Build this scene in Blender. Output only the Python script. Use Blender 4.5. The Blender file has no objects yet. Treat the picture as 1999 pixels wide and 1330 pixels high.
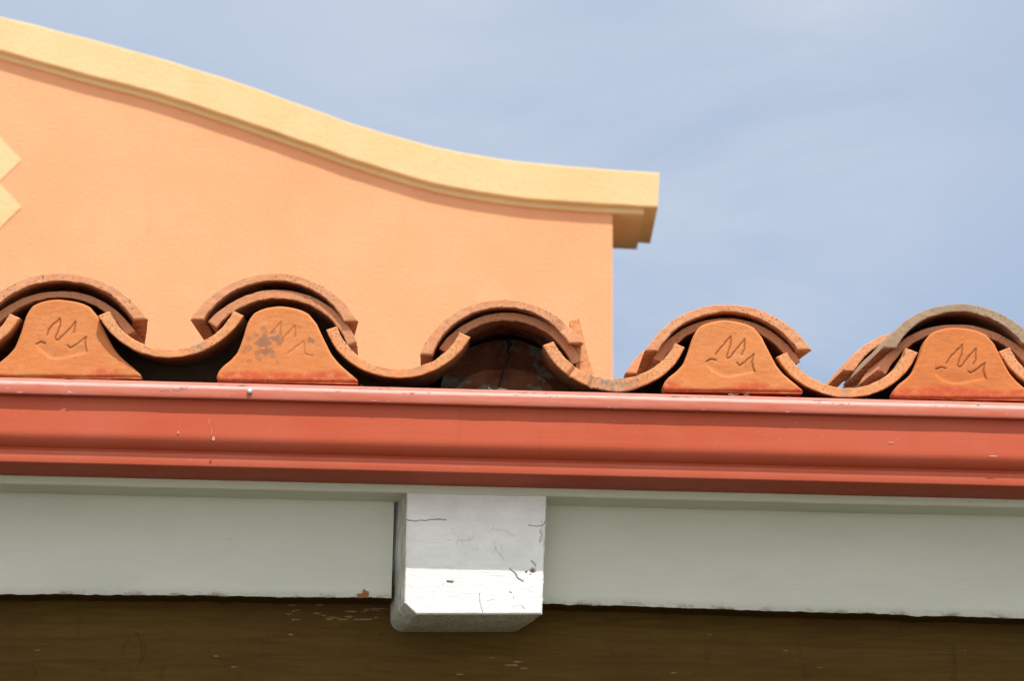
import bpy, math, random
import numpy as np
from mathutils import Vector, noise
random.seed(7)
R = math.radians
sc = bpy.context.scene
C = sc.collection

# ---------------------------------------------------------------- camera
PITCH, YAW, ROLL = R(22.0), R(2.0), R(0.72)
LENS = 99.0
F = 1999 / 36.0 * LENS
CAM = np.array([0.0, -3.24, 1.62])
fw = np.array([math.sin(YAW)*math.cos(PITCH), math.cos(YAW)*math.cos(PITCH), math.sin(PITCH)])
r0 = np.array([math.cos(YAW), -math.sin(YAW), 0.0])
u0 = np.cross(r0, fw)
rt = math.cos(ROLL)*r0 + math.sin(ROLL)*u0
up = -math.sin(ROLL)*r0 + math.cos(ROLL)*u0
cam = bpy.data.cameras.new('camera')
cam.lens = LENS; cam.sensor_width = 36; cam.clip_start = 0.05; cam.clip_end = 2000
camo = bpy.data.objects.new('camera', cam); C.objects.link(camo)
from mathutils import Matrix
camo.matrix_world = Matrix(((rt[0], up[0], -fw[0], CAM[0]), (rt[1], up[1], -fw[1], CAM[1]),
                            (rt[2], up[2], -fw[2], CAM[2]), (0, 0, 0, 1)))
cam.dof.use_dof = True; cam.dof.focus_distance = 3.46; cam.dof.aperture_fstop = 18.0
sc.camera = camo
sc.cycles.diffuse_bounces = 8; sc.cycles.max_bounces = 14

def P(px, py, Y):
    """photo pixel -> point where its line of sight meets the vertical plane at depth Y"""
    d = F*fw + (px-999.5)*rt - (py-665.0)*up
    t = (Y - CAM[1]) / d[1]
    return CAM + t*d
M1 = 3.24/math.cos(PITCH)/F        # metres per photo pixel at the eave

# ---------------------------------------------------------------- light
SUN_E, SUN_AZ = R(63.0), R(14.0)
sc.view_settings.view_transform = 'Standard'; sc.view_settings.look = 'None'
sc.view_settings.exposure = 0.20; sc.view_settings.gamma = 1.0
w = bpy.data.worlds.new('World'); sc.world = w; w.use_nodes = True
nt = w.node_tree; nt.nodes.clear()
def N(t, kind, **kw):
    n = t.nodes.new(kind)
    for k, v in kw.items(): setattr(n, k, v)
    return n
out = N(nt, 'ShaderNodeOutputWorld'); bg = N(nt, 'ShaderNodeBackground')
sky = N(nt, 'ShaderNodeTexSky', sky_type='NISHITA', sun_disc=False, sun_elevation=SUN_E, sun_rotation=math.pi-SUN_AZ)
sky.air_density = 1.0; sky.dust_density = 1.0; sky.ozone_density = 2.0
bg.inputs['Strength'].default_value = 0.10
tc = N(nt, 'ShaderNodeTexCoord'); mp = N(nt, 'ShaderNodeMapping')
mp.inputs['Scale'].default_value = (3.2, 3.2, 8.0); mp.inputs['Rotation'].default_value = (0.0, R(28), 0)
n1 = N(nt, 'ShaderNodeTexNoise'); n1.inputs['Scale'].default_value = 1.6; n1.inputs['Detail'].default_value = 7; n1.inputs['Roughness'].default_value = 0.6
n1.inputs['Distortion'].default_value = 0.4
cr = N(nt, 'ShaderNodeMapRange'); cr.inputs[1].default_value = 0.36; cr.inputs[2].default_value = 0.64; cr.inputs[3].default_value = 0.05; cr.inputs[4].default_value = 0.95
mx = N(nt, 'ShaderNodeMix', data_type='RGBA')
L = nt.links.new
# cloud glow added towards the sun, out of view, to brighten and warm shade
sdv = (math.sin(SUN_AZ)*math.cos(SUN_E), -math.cos(SUN_AZ)*math.cos(SUN_E), math.sin(SUN_E))
dp = N(nt, 'ShaderNodeVectorMath', operation='DOT_PRODUCT'); dp.inputs[1].default_value = sdv
L(tc.outputs['Generated'], dp.inputs[0])
dr = N(nt, 'ShaderNodeMapRange'); dr.inputs[1].default_value = -0.1; dr.inputs[2].default_value = 0.9
L(dp.outputs['Value'], dr.inputs[0])
cb = N(nt, 'ShaderNodeMix', data_type='RGBA'); cb.inputs['A'].default_value = (4.4, 5.55, 7.4, 1); cb.inputs['B'].default_value = (13.5, 13.0, 11.8, 1)
L(dr.outputs[0], cb.inputs['Factor']); L(cb.outputs['Result'], mx.inputs['B'])
L(tc.outputs['Generated'], mp.inputs['Vector']); L(mp.outputs['Vector'], n1.inputs['Vector'])
mx.inputs['Factor'].default_value = 0.62; L(sky.outputs['Color'], mx.inputs['A'])
L(n1.outputs['Fac'], cr.inputs[0])
n2 = N(nt, 'ShaderNodeTexNoise'); n2.inputs['Scale'].default_value = 2.3; n2.inputs['Detail'].default_value = 3
mp2 = N(nt, 'ShaderNodeMapping'); mp2.inputs['Location'].default_value = (0.35, 0.0, 0.2); L(tc.outputs['Generated'], mp2.inputs['Vector']); L(mp2.outputs['Vector'], n2.inputs['Vector'])
cr2 = N(nt, 'ShaderNodeMapRange'); cr2.inputs[1].default_value = 0.34; cr2.inputs[2].default_value = 0.58; L(n2.outputs['Fac'], cr2.inputs[0])
cm = N(nt, 'ShaderNodeMath', operation='MULTIPLY'); L(cr.outputs[0], cm.inputs[0]); L(cr2.outputs[0], cm.inputs[1])
wv = N(nt, 'ShaderNodeMix', data_type='RGBA'); wv.inputs['B'].default_value = (7.2, 7.5, 7.9, 1)
sx_ = N(nt, 'ShaderNodeSeparateXYZ'); L(tc.outputs['Generated'], sx_.inputs[0])
cr3 = N(nt, 'ShaderNodeMapRange'); cr3.inputs[1].default_value = -0.08; cr3.inputs[2].default_value = 0.20; cr3.inputs[3].default_value = 0.25; L(sx_.outputs[0], cr3.inputs[0])
cm2 = N(nt, 'ShaderNodeMath', operation='MULTIPLY'); L(cm.outputs[0], cm2.inputs[0]); L(cr3.outputs[0], cm2.inputs[1])
L(cm2.outputs[0], wv.inputs['Factor']); L(mx.outputs['Result'], wv.inputs['A']); L(wv.outputs['Result'], bg.inputs['Color']); L(bg.outputs[0], out.inputs[0])

sl = bpy.data.lights.new('sun', 'SUN'); sl.energy = 4.1; sl.angle = R(0.5); sl.color = (1.0, 0.94, 0.84)
so = bpy.data.objects.new('sun', sl); C.objects.link(so)
sd = Vector((math.sin(SUN_AZ)*math.cos(SUN_E), -math.cos(SUN_AZ)*math.cos(SUN_E), math.sin(SUN_E)))
so.rotation_euler = sd.to_track_quat('Z', 'Y').to_euler(); so.location = sd*20

# ---------------------------------------------------------------- material helpers
class MatB:
    def __init__(s, name):
        s.m = bpy.data.materials.new(name); s.m.use_nodes = True
        s.t = s.m.node_tree; s.t.nodes.clear()
        s.o = N(s.t, 'ShaderNodeOutputMaterial'); s.b = N(s.t, 'ShaderNodeBsdfPrincipled')
        s.t.links.new(s.b.outputs[0], s.o.inputs[0])
        s.tc = N(s.t, 'ShaderNodeTexCoord')
        s.h = None
    def vec(s, scale=(1, 1, 1), rot=(0, 0, 0), loc=(0, 0, 0)):
        m = N(s.t, 'ShaderNodeMapping'); m.inputs['Scale'].default_value = scale
        m.inputs['Rotation'].default_value = rot; m.inputs['Location'].default_value = loc
        s.t.links.new(s.tc.outputs['Object'], m.inputs['Vector']); return m.outputs['Vector']
    def noise(s, scale, detail=4, rough=0.55, vec=None, dist=0.0):
        n = N(s.t, 'ShaderNodeTexNoise'); n.inputs['Scale'].default_value = scale
        n.inputs['Detail'].default_value = detail; n.inputs['Roughness'].default_value = rough
        n.inputs['Distortion'].default_value = dist
        s.t.links.new(vec if vec is not None else s.vec(), n.inputs['Vector']); return n.outputs['Fac']
    def voro(s, scale, vec=None, feature='F1', out='Distance'):
        n = N(s.t, 'ShaderNodeTexVoronoi', feature=feature); n.inputs['Scale'].default_value = scale
        s.t.links.new(vec if vec is not None else s.vec(), n.inputs['Vector']); return n.outputs[out]
    def rng(s, v, a, b, c=0.0, d=1.0):
        n = N(s.t, 'ShaderNodeMapRange'); n.clamp = True
        for i, x in zip((1, 2, 3, 4), (a, b, c, d)): n.inputs[i].default_value = x
        s.t.links.new(v, n.inputs[0]); return n.outputs[0]
    def math(s, op, a, b=None):
        n = N(s.t, 'ShaderNodeMath', operation=op)
        for i, x in enumerate((a, b)):
            if x is None: continue
            if isinstance(x, (int, float)): n.inputs[i].default_value = x
            else: s.t.links.new(x, n.inputs[i])
        return n.outputs[0]
    def mix(s, f, a, b, mode='MIX'):
        n = N(s.t, 'ShaderNodeMix', data_type='RGBA', blend_type=mode)
        for k, x in (('Factor', f), ('A', a), ('B', b)):
            i = n.inputs[k]
            if isinstance(x, (int, float)): i.default_value = x
            elif isinstance(x, tuple): i.default_value = (*x, 1) if len(x) == 3 else x
            else: s.t.links.new(x, i)
        return n.outputs['Result']
    def attr(s, name):
        n = N(s.t, 'ShaderNodeAttribute', attribute_name=name); return n.outputs['Fac']
    def xyz(s):
        n = N(s.t, 'ShaderNodeSeparateXYZ'); s.t.links.new(s.tc.outputs['Object'], n.inputs[0]); return n.outputs
    def bump(s, h, dist, strength=1.0):
        n = N(s.t, 'ShaderNodeBump'); n.inputs['Distance'].default_value = dist; n.inputs['Strength'].default_value = strength
        s.t.links.new(h, n.inputs['Height'])
        if s.h is not None: s.t.links.new(s.h, n.inputs['Normal'])
        s.h = n.outputs[0]
        return s
    def done(s, col, rough=0.8, spec=0.3):
        for k, x in (('Base Color', col), ('Roughness', rough)):
            i = s.b.inputs[k]
            if isinstance(x, (int, float)): i.default_value = x
            elif isinstance(x, tuple): i.default_value = (*x, 1)
            else: s.t.links.new(x, i)
        s.b.inputs['Specular IOR Level'].default_value = spec
        if s.h is not None: s.t.links.new(s.h, s.b.inputs['Normal'])
        return s.m

def terracotta(name, c1, c2, pale, dirt=0.5, soot=(0.05, 0.035, 0.025)):
    b = MatB(name)
    col = b.mix(b.rng(b.noise(14, 4), .35, .65), c1, c2)
    col = b.mix(b.math('MULTIPLY', b.rng(b.noise(55, 5, .65), .52, .72), .40), col, pale)
    # horizontal wiping streaks of the clay
    col = b.mix(b.math('MULTIPLY', b.rng(b.noise(30, 4, .6, b.vec((1, 1, 7))), .5, .8), .16), col, tuple(x*.72 for x in c1))
    # stained inner faces
    stain = b.mix(b.rng(b.noise(22, 5, .6), .50, .66), (0.56, 0.21, 0.10), (0.50, 0.48, 0.39))
    stain = b.mix(b.rng(b.noise(60, 3), .45, .62), stain, tuple(x*3.5 for x in soot))
    col = b.mix(b.attr('inner'), col, stain)
    # pits and soot specks
    pit = b.math('MULTIPLY', b.rng(b.noise(330, 3, .7), .585, .66), b.rng(b.noise(26, 3), .36, .56))
    pit = b.math('MULTIPLY', pit, dirt)
    col = b.mix(pit, col, soot)
    edge = b.math('MULTIPLY', b.attr('edge'), b.rng(b.noise(120, 4, .7), .45, .62))
    col = b.mix(b.math('MULTIPLY', edge, .75), col, (0.09, 0.065, 0.05))
    lich = b.math('MULTIPLY', b.attr('lichen'), b.rng(b.noise(160, 4, .7), .40, .60))
    col = b.mix(lich, col, (0.23, 0.24, 0.20))
    # overspray of the gutter paint along the foot
    red = b.math('MULTIPLY', b.attr('red'), b.rng(b.noise(90, 4, .6), .30, .52))
    col = b.mix(b.math('MULTIPLY', red, .85), col, (0.52, 0.085, 0.040))
    col = b.mix(b.math('MULTIPLY', b.attr('spot'), .85), col, (0.19, 0.12, 0.085))
    col = b.mix(b.math('MULTIPLY', b.attr('groove'), .72), col, (0.17, 0.055, 0.02))
    b.bump(b.noise(420, 3, .7), .0006, .6)
    b.bump(b.noise(90, 4, .6), .0015, .5)
    b.bump(b.math('MULTIPLY', pit, -1.0), .0012, .8)
    return b.done(col, 0.86, 0.22)

M = {}
M['clay_cap'] = terracotta('clay_cap', (0.62, 0.275, 0.14), (0.66, 0.32, 0.175), (0.68, 0.38, 0.23), .85)
M['clay_pan'] = terracotta('clay_pan', (0.66, 0.27, 0.11), (0.68, 0.32, 0.15), (0.70, 0.42, 0.23), .8)
M['clay_plug'] = terracotta('clay_plug', (0.60, 0.205, 0.066), (0.63, 0.24, 0.088), (0.65, 0.31, 0.14), .22)
M['clay_plug_red'] = terracotta('clay_plug_red', (0.55, 0.165, 0.052), (0.60, 0.20, 0.062), (0.60, 0.24, 0.10), .15)
M['clay_old'] = terracotta('clay_old', (0.33, 0.23, 0.155), (0.38, 0.27, 0.185), (0.42, 0.33, 0.24), .6)
M['clay_under'] = terracotta('clay_under', (0.60, 0.26, 0.13), (0.52, 0.24, 0.13), (0.45, 0.30, 0.20), .8)

def m_gutter():
    b = MatB('red_gutter_paint')
    o = b.xyz()
    col = b.mix(b.rng(b.noise(3.5, 3, .5, b.vec((1, 1, 2))), .35, .68), (0.50, 0.083, 0.036), (0.53, 0.106, 0.052))
    col = b.mix(b.math('MULTIPLY', b.rng(b.noise(7, 4, .6), .50, .78), .30), col, (0.56, 0.16, 0.10))
    # faint wipe streaks running along the metal
    col = b.mix(b.math('MULTIPLY', b.rng(b.noise(9, 5, .7, b.vec((1.2, 20, 40))), .48, .75), .18), col, (0.55, 0.18, 0.12))
    dr_ = b.math('MULTIPLY', b.rng(b.noise(40, 4, .7, b.vec((1.6, .3, .12))), .56, .74), b.rng(b.noise(3, 2), .42, .6))
    col = b.mix(b.math('MULTIPLY', dr_, .22), col, (0.30, 0.07, 0.04))
    col = b.mix(b.math('MULTIPLY', b.rng(b.noise(240, 2, .6), .70, .74), .35), col, (0.62, 0.30, 0.24))
    # chalky worn lip
    lip = b.math('MULTIPLY', b.attr('chalk'), b.rng(b.noise(16, 5, .65, b.vec((1, 4, 14))), .30, .58))
    col = b.mix(b.math('MULTIPLY', lip, .5), col, (0.56, 0.25, 0.20))
    ed = b.math('MULTIPLY', b.attr('bead'), b.rng(b.noise(28, 5, .7, b.vec((1, 8, 8))), .25, .50))
    col = b.mix(b.math('MULTIPLY', ed, .85), col, (0.56, 0.40, 0.37))
    fl = b.math('MULTIPLY', b.rng(b.noise(110, 3, .7, b.vec((.4, 1, 1.8))), .73, .76), b.rng(b.noise(5, 2), .5, .6))
    col = b.mix(fl, col, (0.70, 0.45, 0.38))
    col = b.mix(b.math('MULTIPLY', b.rng(b.voro(30), .0, .035, 1, 0), .6), col, (0.2, 0.05, 0.03))
    b.bump(b.noise(8, 3, .5, b.vec((1, 1, 2))), .0012, .35)
    b.bump(b.noise(260, 2, .5), .00025, .35)
    r = b.rng(b.noise(12, 3), .3, .7, .50, .65)
    return b.done(col, r, .18)
M['gutter'] = m_gutter()

def painted_wood(name, base, dark, streak=.35, rough=.6, rag=1.0):
    b = MatB(name)
    col = b.mix(b.rng(b.noise(5, 4, .6, b.vec((1, 1, 3))), .35, .68), base, tuple(x*.92 for x in base))
    g = b.noise(10, 6, .7, b.vec((1.0, 10, 26)))
    col = b.mix(b.math('MULTIPLY', b.rng(g, .50, .78), streak), col, dark)
    nick = b.math('MULTIPLY', b.rng(b.noise(36, 4, .7, b.vec((.55, 1, 3.2))), .69, .73), b.rng(b.noise(4, 2), .48, .62))
    col = b.mix(b.math('MULTIPLY', nick, .5*rag), col, tuple(x*.45 for x in dark))
    edge = b.math('MULTIPLY', b.attr('edge'), b.rng(b.noise(60, 5, .7, b.vec((.6, 1, 1))), .50, .62))
    col = b.mix(b.math('MULTIPLY', edge, .8), col, (0.12, 0.085, 0.05))
    b.bump(g, .0016, .45); b.bump(nick, .0015, -.6); b.bump(b.noise(180, 3, .6, b.vec((.5, 1, 2))), .0005, .4)
    return b.done(col, rough, .3)
M['grey_paint'] = painted_wood('grey_green_paint', (0.63, 0.645, 0.55), (0.53, 0.545, 0.46), .16)
M['strip_paint'] = painted_wood('strip_grey_paint', (0.72, 0.77, 0.64), (0.50, 0.54, 0.43), .5)

def m_brown():
    b = MatB('brown_stained_timber')
    g = b.noise(9, 8, .75, b.vec((1.0, 6, 12)), .9)
    col = b.mix(b.rng(g, .38, .66), (0.080, 0.045, 0.009), (0.118, 0.070, 0.016))
    col = b.mix(b.math('MULTIPLY', b.rng(b.noise(2.6, 4, .6), .42, .66), .55), col, (0.070, 0.038, 0.012))
    v = b.rng(b.noise(15, 5, .7, b.vec((3.2, 1, .8))), .58, .74)
    col = b.mix(b.math('MULTIPLY', v, .55), col, (0.034, 0.022, 0.008))
    # scraped paler flecks
    fk = b.math('MULTIPLY', b.rng(b.noise(30, 5, .75, b.vec((.5, 2, 5))), .68, .72), b.rng(b.noise(4.5, 2), .50, .60))
    col = b.mix(b.math('MULTIPLY', fk, .5), col, (0.30, 0.19, 0.11))
    b.bump(g, .002, .5); b.bump(v, .0015, -.5); b.bump(b.noise(150, 4, .6, b.vec((.5, 1, 3))), .0007, .5)
    return b.done(col, .8, .08)
M['brown'] = m_brown()

def m_beam(side=False):
    b = MatB('thick_white_paint' if not side else 'brushed_side_paint')
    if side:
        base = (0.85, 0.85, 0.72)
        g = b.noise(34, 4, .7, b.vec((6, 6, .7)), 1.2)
        col = b.mix(b.rng(g, .42, .62), base, (0.48, 0.48, 0.38))  # stroke contrast and pale streaks paint in the light on the brush relief
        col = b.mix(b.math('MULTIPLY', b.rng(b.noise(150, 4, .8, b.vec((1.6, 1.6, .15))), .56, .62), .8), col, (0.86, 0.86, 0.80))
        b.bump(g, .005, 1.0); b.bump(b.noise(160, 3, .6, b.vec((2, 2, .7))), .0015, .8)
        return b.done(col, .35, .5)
    col = b.mix(b.rng(b.noise(14, 5, .65), .38, .62), (0.92, 0.92, 0.88), (0.82, 0.83, 0.81))
    br = b.rng(b.noise(26, 6, .75, b.vec((1.2, 1, 5)), .6), .46, .66)
    col = b.mix(b.math('MULTIPLY', br, .18), col, (0.66, 0.66, 0.62))
    fc = b.math('MULTIPLY', b.rng(b.noise(75, 5, .75, b.vec((.5, 1, 1.8)), 1.5), .655, .69), b.rng(b.noise(14, 3), .42, .58))
    col = b.mix(b.math('MULTIPLY', fc, .35), col, (0.22, 0.21, 0.18))
    # hairline crazing in the paint
    ds = b.vec((1, 1, 1)); n = N(b.t, 'ShaderNodeMix', data_type='VECTOR'); n.inputs['Factor'].default_value = .06
    nn = N(b.t, 'ShaderNodeTexNoise'); nn.inputs['Scale'].default_value = 25; b.t.links.new(ds, nn.inputs['Vector'])
    b.t.links.new(ds, n.inputs['A']); b.t.links.new(nn.outputs['Color'], n.inputs['B'])
    cz = b.rng(b.voro(34, n.outputs['Result'], 'DISTANCE_TO_EDGE'), .0, .035, 1, 0)
    cz = b.math('MULTIPLY', cz, b.rng(b.noise(17, 4, .7), .55, .66))
    col = b.mix(b.math('MULTIPLY', cz, .35), col, (0.30, 0.29, 0.25))
    sp = b.math('MULTIPLY', b.rng(b.noise(150, 4, .7), .64, .69), b.rng(b.noise(12, 3), .45, .6))
    col = b.mix(b.math('MULTIPLY', sp, .45), col, (0.28, 0.26, 0.22))
    col = b.mix(b.attr('groove'), col, (0.05, 0.045, 0.04))
    col = b.mix(b.attr('spot'), col, (0.17, 0.10, 0.045))
    b.bump(b.noise(60, 5, .65, b.vec((1, 1, 1.6))), .0022, .6); b.bump(br, .001, .35); b.bump(b.math('MULTIPLY', cz, -1), .001, .6)
    return b.done(col, .30, .5)
M['beam'] = m_beam(); M['beam_side'] = m_beam(True)

def stucco(name, c1, c2, bump=.012):
    b = MatB(name)
    col = b.mix(b.rng(b.noise(.9, 5, .6), .35, .66), c1, c2)
    col = b.mix(b.math('MULTIPLY', b.rng(b.noise(3.5, 5, .65), .50, .72), .45), col, tuple(min(1, x*1.07) for x in c2))
    st = b.rng(b.noise(5, 4, .6, b.vec((2.5, 1, .35))), .58, .80)
    col = b.mix(b.math('MULTIPLY', st, .16), col, tuple(x*.72 for x in c1))
    b.bump(b.noise(55, 4, .7), bump, .5); b.bump(b.noise(3, 3, .5), .01, .25)
    return b.done(col, .9, .15)
M['peach'] = stucco('peach_stucco', (0.83, 0.37, 0.192), (0.86, 0.415, 0.222))
M['peach_pale'] = stucco('faded_peach', (0.83, 0.39, 0.207), (0.86, 0.43, 0.232))
M['yellow'] = stucco('yellow_stucco', (0.77, 0.53, 0.27), (0.83, 0.59, 0.34))

def m_plain(name, c, rough=.8, spec=.3, metal=0):
    b = MatB(name)
    col = b.mix(b.rng(b.noise(60, 4, .6), .4, .65), c, tuple(x*.75 for x in c))
    b.bump(b.noise(150, 3), .0004, .4)
    m = b.done(col, rough, spec); b.b.inputs['Metallic'].default_value = metal
    return m
M['felt'] = m_plain('black_roofing_felt', (0.035, 0.030, 0.026), .95)
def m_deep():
    b = MatB('darkened_stained_clay')
    col = b.mix(b.rng(b.noise(30, 4), .4, .6), (0.15, 0.055, 0.03), (0.21, 0.085, 0.045))  # clay darkened to give the dimness of the hollow
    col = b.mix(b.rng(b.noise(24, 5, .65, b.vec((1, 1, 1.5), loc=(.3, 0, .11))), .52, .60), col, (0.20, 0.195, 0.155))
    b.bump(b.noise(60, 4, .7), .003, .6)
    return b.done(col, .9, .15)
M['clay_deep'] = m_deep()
M['smear'] = m_plain('grey_smear', (0.22, 0.21, 0.165), .9)
M['zinc'] = m_plain('zinc_screw', (0.50, 0.55, 0.62), .45, .5, .5)
M['flake'] = m_plain('bare_flake', (0.60, 0.32, 0.26), .8)
M['chip_orange'] = m_plain('orange_chip', (0.35, 0.13, 0.04), .8)
M['scrape'] = m_plain('pale_scrape', (0.26, 0.15, 0.09), .8)
M['grit'] = m_plain('grit', (0.20, 0.16, 0.125), .95)
M['cement'] = m_plain('shade_dark_cement', (0.075, 0.055, 0.035), .95)
M['plaster'] = m_plain('white_chalk', (0.62, 0.60, 0.55), .9)

def m_ground():
    b = MatB('dark_ground')
    col = b.mix(b.rng(b.noise(.5, 6, .6), .35, .65), (0.036, 0.027, 0.015), (0.050, 0.038, 0.022))  # ground coloured dark to cut the bounce onto undersides
    col = b.mix(b.math('MULTIPLY', b.rng(b.noise(20, 4, .7), .5, .7), .4), col, (0.028, 0.023, 0.016))
    b.bump(b.noise(12, 5, .7), .01, .4)
    return b.done(col, .9, .2)
M['ground'] = m_ground()
M['front_bounce'] = stucco('pale_bounce_stucco', (0.56, 0.55, 0.50), (0.62, 0.61, 0.56))
M['rear_bounce'] = stucco('sandy_bounce_stucco', (0.56, 0.37, 0.19), (0.64, 0.43, 0.23))

# ---------------------------------------------------------------- mesh helpers
class MB:
    def __init__(s): s.v = []; s.f = []; s.mi = []; s.a = {}; s.sm = []
    def add(s, vs, fs, mi=0, attrs=None, smooth=True):
        n = len(s.v); s.v += [tuple(map(float, p)) for p in vs]
        for k in set(list(s.a) + list(attrs or {})):
            s.a.setdefault(k, [0.0]*n)
            s.a[k] += list(map(float, attrs[k])) if attrs and k in attrs else [0.0]*len(vs)
        s.f += [tuple(i+n for i in f) for f in fs]; s.mi += [mi]*len(fs); s.sm += [smooth]*len(fs)
    def grid(s, pts, nu, nv, mi=0, attrs=None, flip=False, closed=False, smooth=True):
        """pts indexed [u*nv+v]"""
        fs = []
        for i in range(nu-1):
            for j in range(nv-1 + (1 if closed else 0)):
                a = i*nv+j; b_ = i*nv+(j+1) % nv; c = (i+1)*nv+(j+1) % nv; d = (i+1)*nv+j
                fs.append((a, d, c, b_) if flip else (a, b_, c, d))
        s.add(pts, fs, mi, attrs, smooth)
    def box(s, lo, hi, mi=0):
        x0, y0, z0 = lo; x1, y1, z1 = hi
        v = [(x0,y0,z0),(x1,y0,z0),(x1,y1,z0),(x0,y1,z0),(x0,y0,z1),(x1,y0,z1),(x1,y1,z1),(x0,y1,z1)]
        s.add(v, [(0,3,2,1),(4,5,6,7),(0,1,5,4),(1,2,6,5),(2,3,7,6),(3,0,4,7)], mi, smooth=False)
    def lump(s, c, r, mi=0, sq=(1, 1, 1), seed=0):
        vs, fs = [], []
        n, m = 7, 5
        for i in range(m+1):
            th = math.pi*i/m
            for j in range(n):
                ph = 2*math.pi*j/n
                d = Vector((math.sin(th)*math.cos(ph), math.sin(th)*math.sin(ph), math.cos(th)))
                k = r*(1+.5*noise.noise(d*1.7+Vector((seed*3.1, 0, seed))))
                vs.append((c[0]+d.x*k*sq[0], c[1]+d.y*k*sq[1], c[2]+d.z*k*sq[2]))
        for i in range(m):
            for j in range(n): fs.append((i*n+j, i*n+(j+1) % n, (i+1)*n+(j+1) % n, (i+1)*n+j))
        s.add(vs, fs, mi, smooth=False)
    def build(s, name, mats, parent=None, origin=None, fixn=True):
        me = bpy.data.meshes.new(name)
        o_ = np.array(origin if origin is not None else (0, 0, 0), float)
        vs = [tuple(np.array(p)-o_) for p in s.v]
        me.from_pydata(vs, [], s.f); me.update()
        me.polygons.foreach_set('material_index', s.mi)
        me.polygons.foreach_set('use_smooth', s.sm)
        for k, a in s.a.items():
            at = me.attributes.new(k, 'FLOAT', 'POINT'); at.data.foreach_set('value', a)
        for m in (mats if isinstance(mats, (list, tuple)) else [mats]): me.materials.append(m)
        if fixn:
            import bmesh
            bm = bmesh.new(); bm.from_mesh(me); bmesh.ops.recalc_face_normals(bm, faces=bm.faces); bm.to_mesh(me); bm.free()
        o = bpy.data.objects.new(name, me); C.objects.link(o)
        if parent is not None:
            o.parent = parent
            o.location = Vector(o_) - parent.location
        else: o.location = Vector(o_)
        return o
def tag(o, label=None, cat=None, group=None, kind=None):
    if label: o['label'] = label
    if cat: o['category'] = cat
    if group: o['group'] = group
    if kind: o['kind'] = kind
    return o
def empty(name, loc):
    o = bpy.data.objects.new(name, None); C.objects.link(o); o.location = Vector([float(x) for x in loc]); o.empty_display_size = .05
    return o
def nz(x, y, z, s, seed=0.0): return noise.noise(Vector((x*s+seed, y*s+seed*.7, z*s-seed*1.3)))
def seg_dist(px, pz, pts):
    d = np.full(px.shape, 1e9)
    for (ax, az), (bx, bz) in zip(pts[:-1], pts[1:]):
        vx, vz = bx-ax, bz-az; L2 = vx*vx+vz*vz+1e-12
        t = np.clip(((px-ax)*vx+(pz-az)*vz)/L2, 0, 1)
        d = np.minimum(d, np.hypot(px-ax-t*vx, pz-az-t*vz))
    return d

# ---------------------------------------------------------------- ground
g = MB(); g.add([(-300, -300, 0), (300, -300, 0), (300, 300, 0), (-300, 300, 0)], [(0, 1, 2, 3)])
tag(g.build('ground', M['ground']), kind='structure')

g = MB(); g.add([(-60, 5, .004), (60, 5, .004), (60, 9.9, .004), (-60, 9.9, .004)], [(0, 1, 2, 3)])
tag(g.build('rear_bounce_sheet', M['rear_bounce']), kind='structure')  # unseen warm sheet added to bounce light up under the coping
g = MB(); g.add([(-120, -150, .004), (120, -150, .004), (120, -8, .004), (-120, -8, .004)], [(0, 1, 2, 3)])
tag(g.build('front_bounce_sheet', M['front_bounce']), kind='structure')  # unseen pale sheet added to bounce light onto the shaded fronts
# ---------------------------------------------------------------- the far building with the curved parapet
YW = 10.0
MW = (YW+3.24)/math.cos(PITCH)/F
def catmull(pts, n=10):
    p = [np.array(q, float) for q in pts]; p = [2*p[0]-p[1]] + p + [2*p[-1]-p[-2]]; r = []
    for i in range(1, len(p)-2):
        for k in range(n):
            t = k/n
            r.append(.5*((2*p[i]) + (-p[i-1]+p[i+1])*t + (2*p[i-1]-5*p[i]+4*p[i+1]-p[i+2])*t*t + (-p[i-1]+3*p[i]-3*p[i+1]+p[i+2])*t**3))
    r.append(p[-2]); return r
A1, A2 = 0.030, 0.018                     # how far the coping and its fillet stand out from the wall
YF = YW - A1 - A2
top_px = [(-900,-60),(-600,-62),(-300,-34),(-150,-6),(0,31),(173,75),(311,113),(449,155),(600,208),(700,244),(850,286),(1000,313),(1150,327),(1292,337)]
bot_px = [(-900,10),(-600,8),(-300,34),(-150,62),(0,98),(173,146),(311,182),(449,227),(600,279),(700,314),(850,358),(1000,384),(1150,397),(1284,404)]
top_c = [P(x, y, YF) for x, y in catmull(top_px)]
bot_c = [P(x, y, YF) for x, y in catmull(bot_px)]
bx = np.array([p[0] for p in bot_c]); bz = np.array([p[2] for p in bot_c])
def zb(x): return float(np.interp(x, bx, bz))
bld = empty('stucco_building', (P(1196, 700, YW)[0]-2, YW, 0))
tag(bld, 'peach stucco building behind the tiles with a sweeping curved yellow coping', 'building')
XC = P(1196, 600, YW)[0]; X_END = bot_c[-1][0]; X_F = P(1257, 415, YW-A2)[0]
DEP = .46
# wall
m = MB()
xs = np.linspace(bx[0], XC, 140)
pts, pb = [], []
fl = .020
for x in xs:
    for k in range(2): pts.append((x, YW, 0 if k == 0 else zb(x)-.004)); pb.append((x, YW+DEP-.06, 0 if k == 0 else zb(x)-.004))
m.grid(pts, len(xs), 2); m.grid(pb, len(xs), 2, flip=True)
m.add([(XC, YW, 0), (XC, YW+DEP-.06, 0), (XC, YW+DEP-.06, zb(XC)-.004), (XC, YW, zb(XC)-.004)], [(0, 1, 2, 3)], smooth=False)
m.build('wall', M['peach'], bld)
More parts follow.
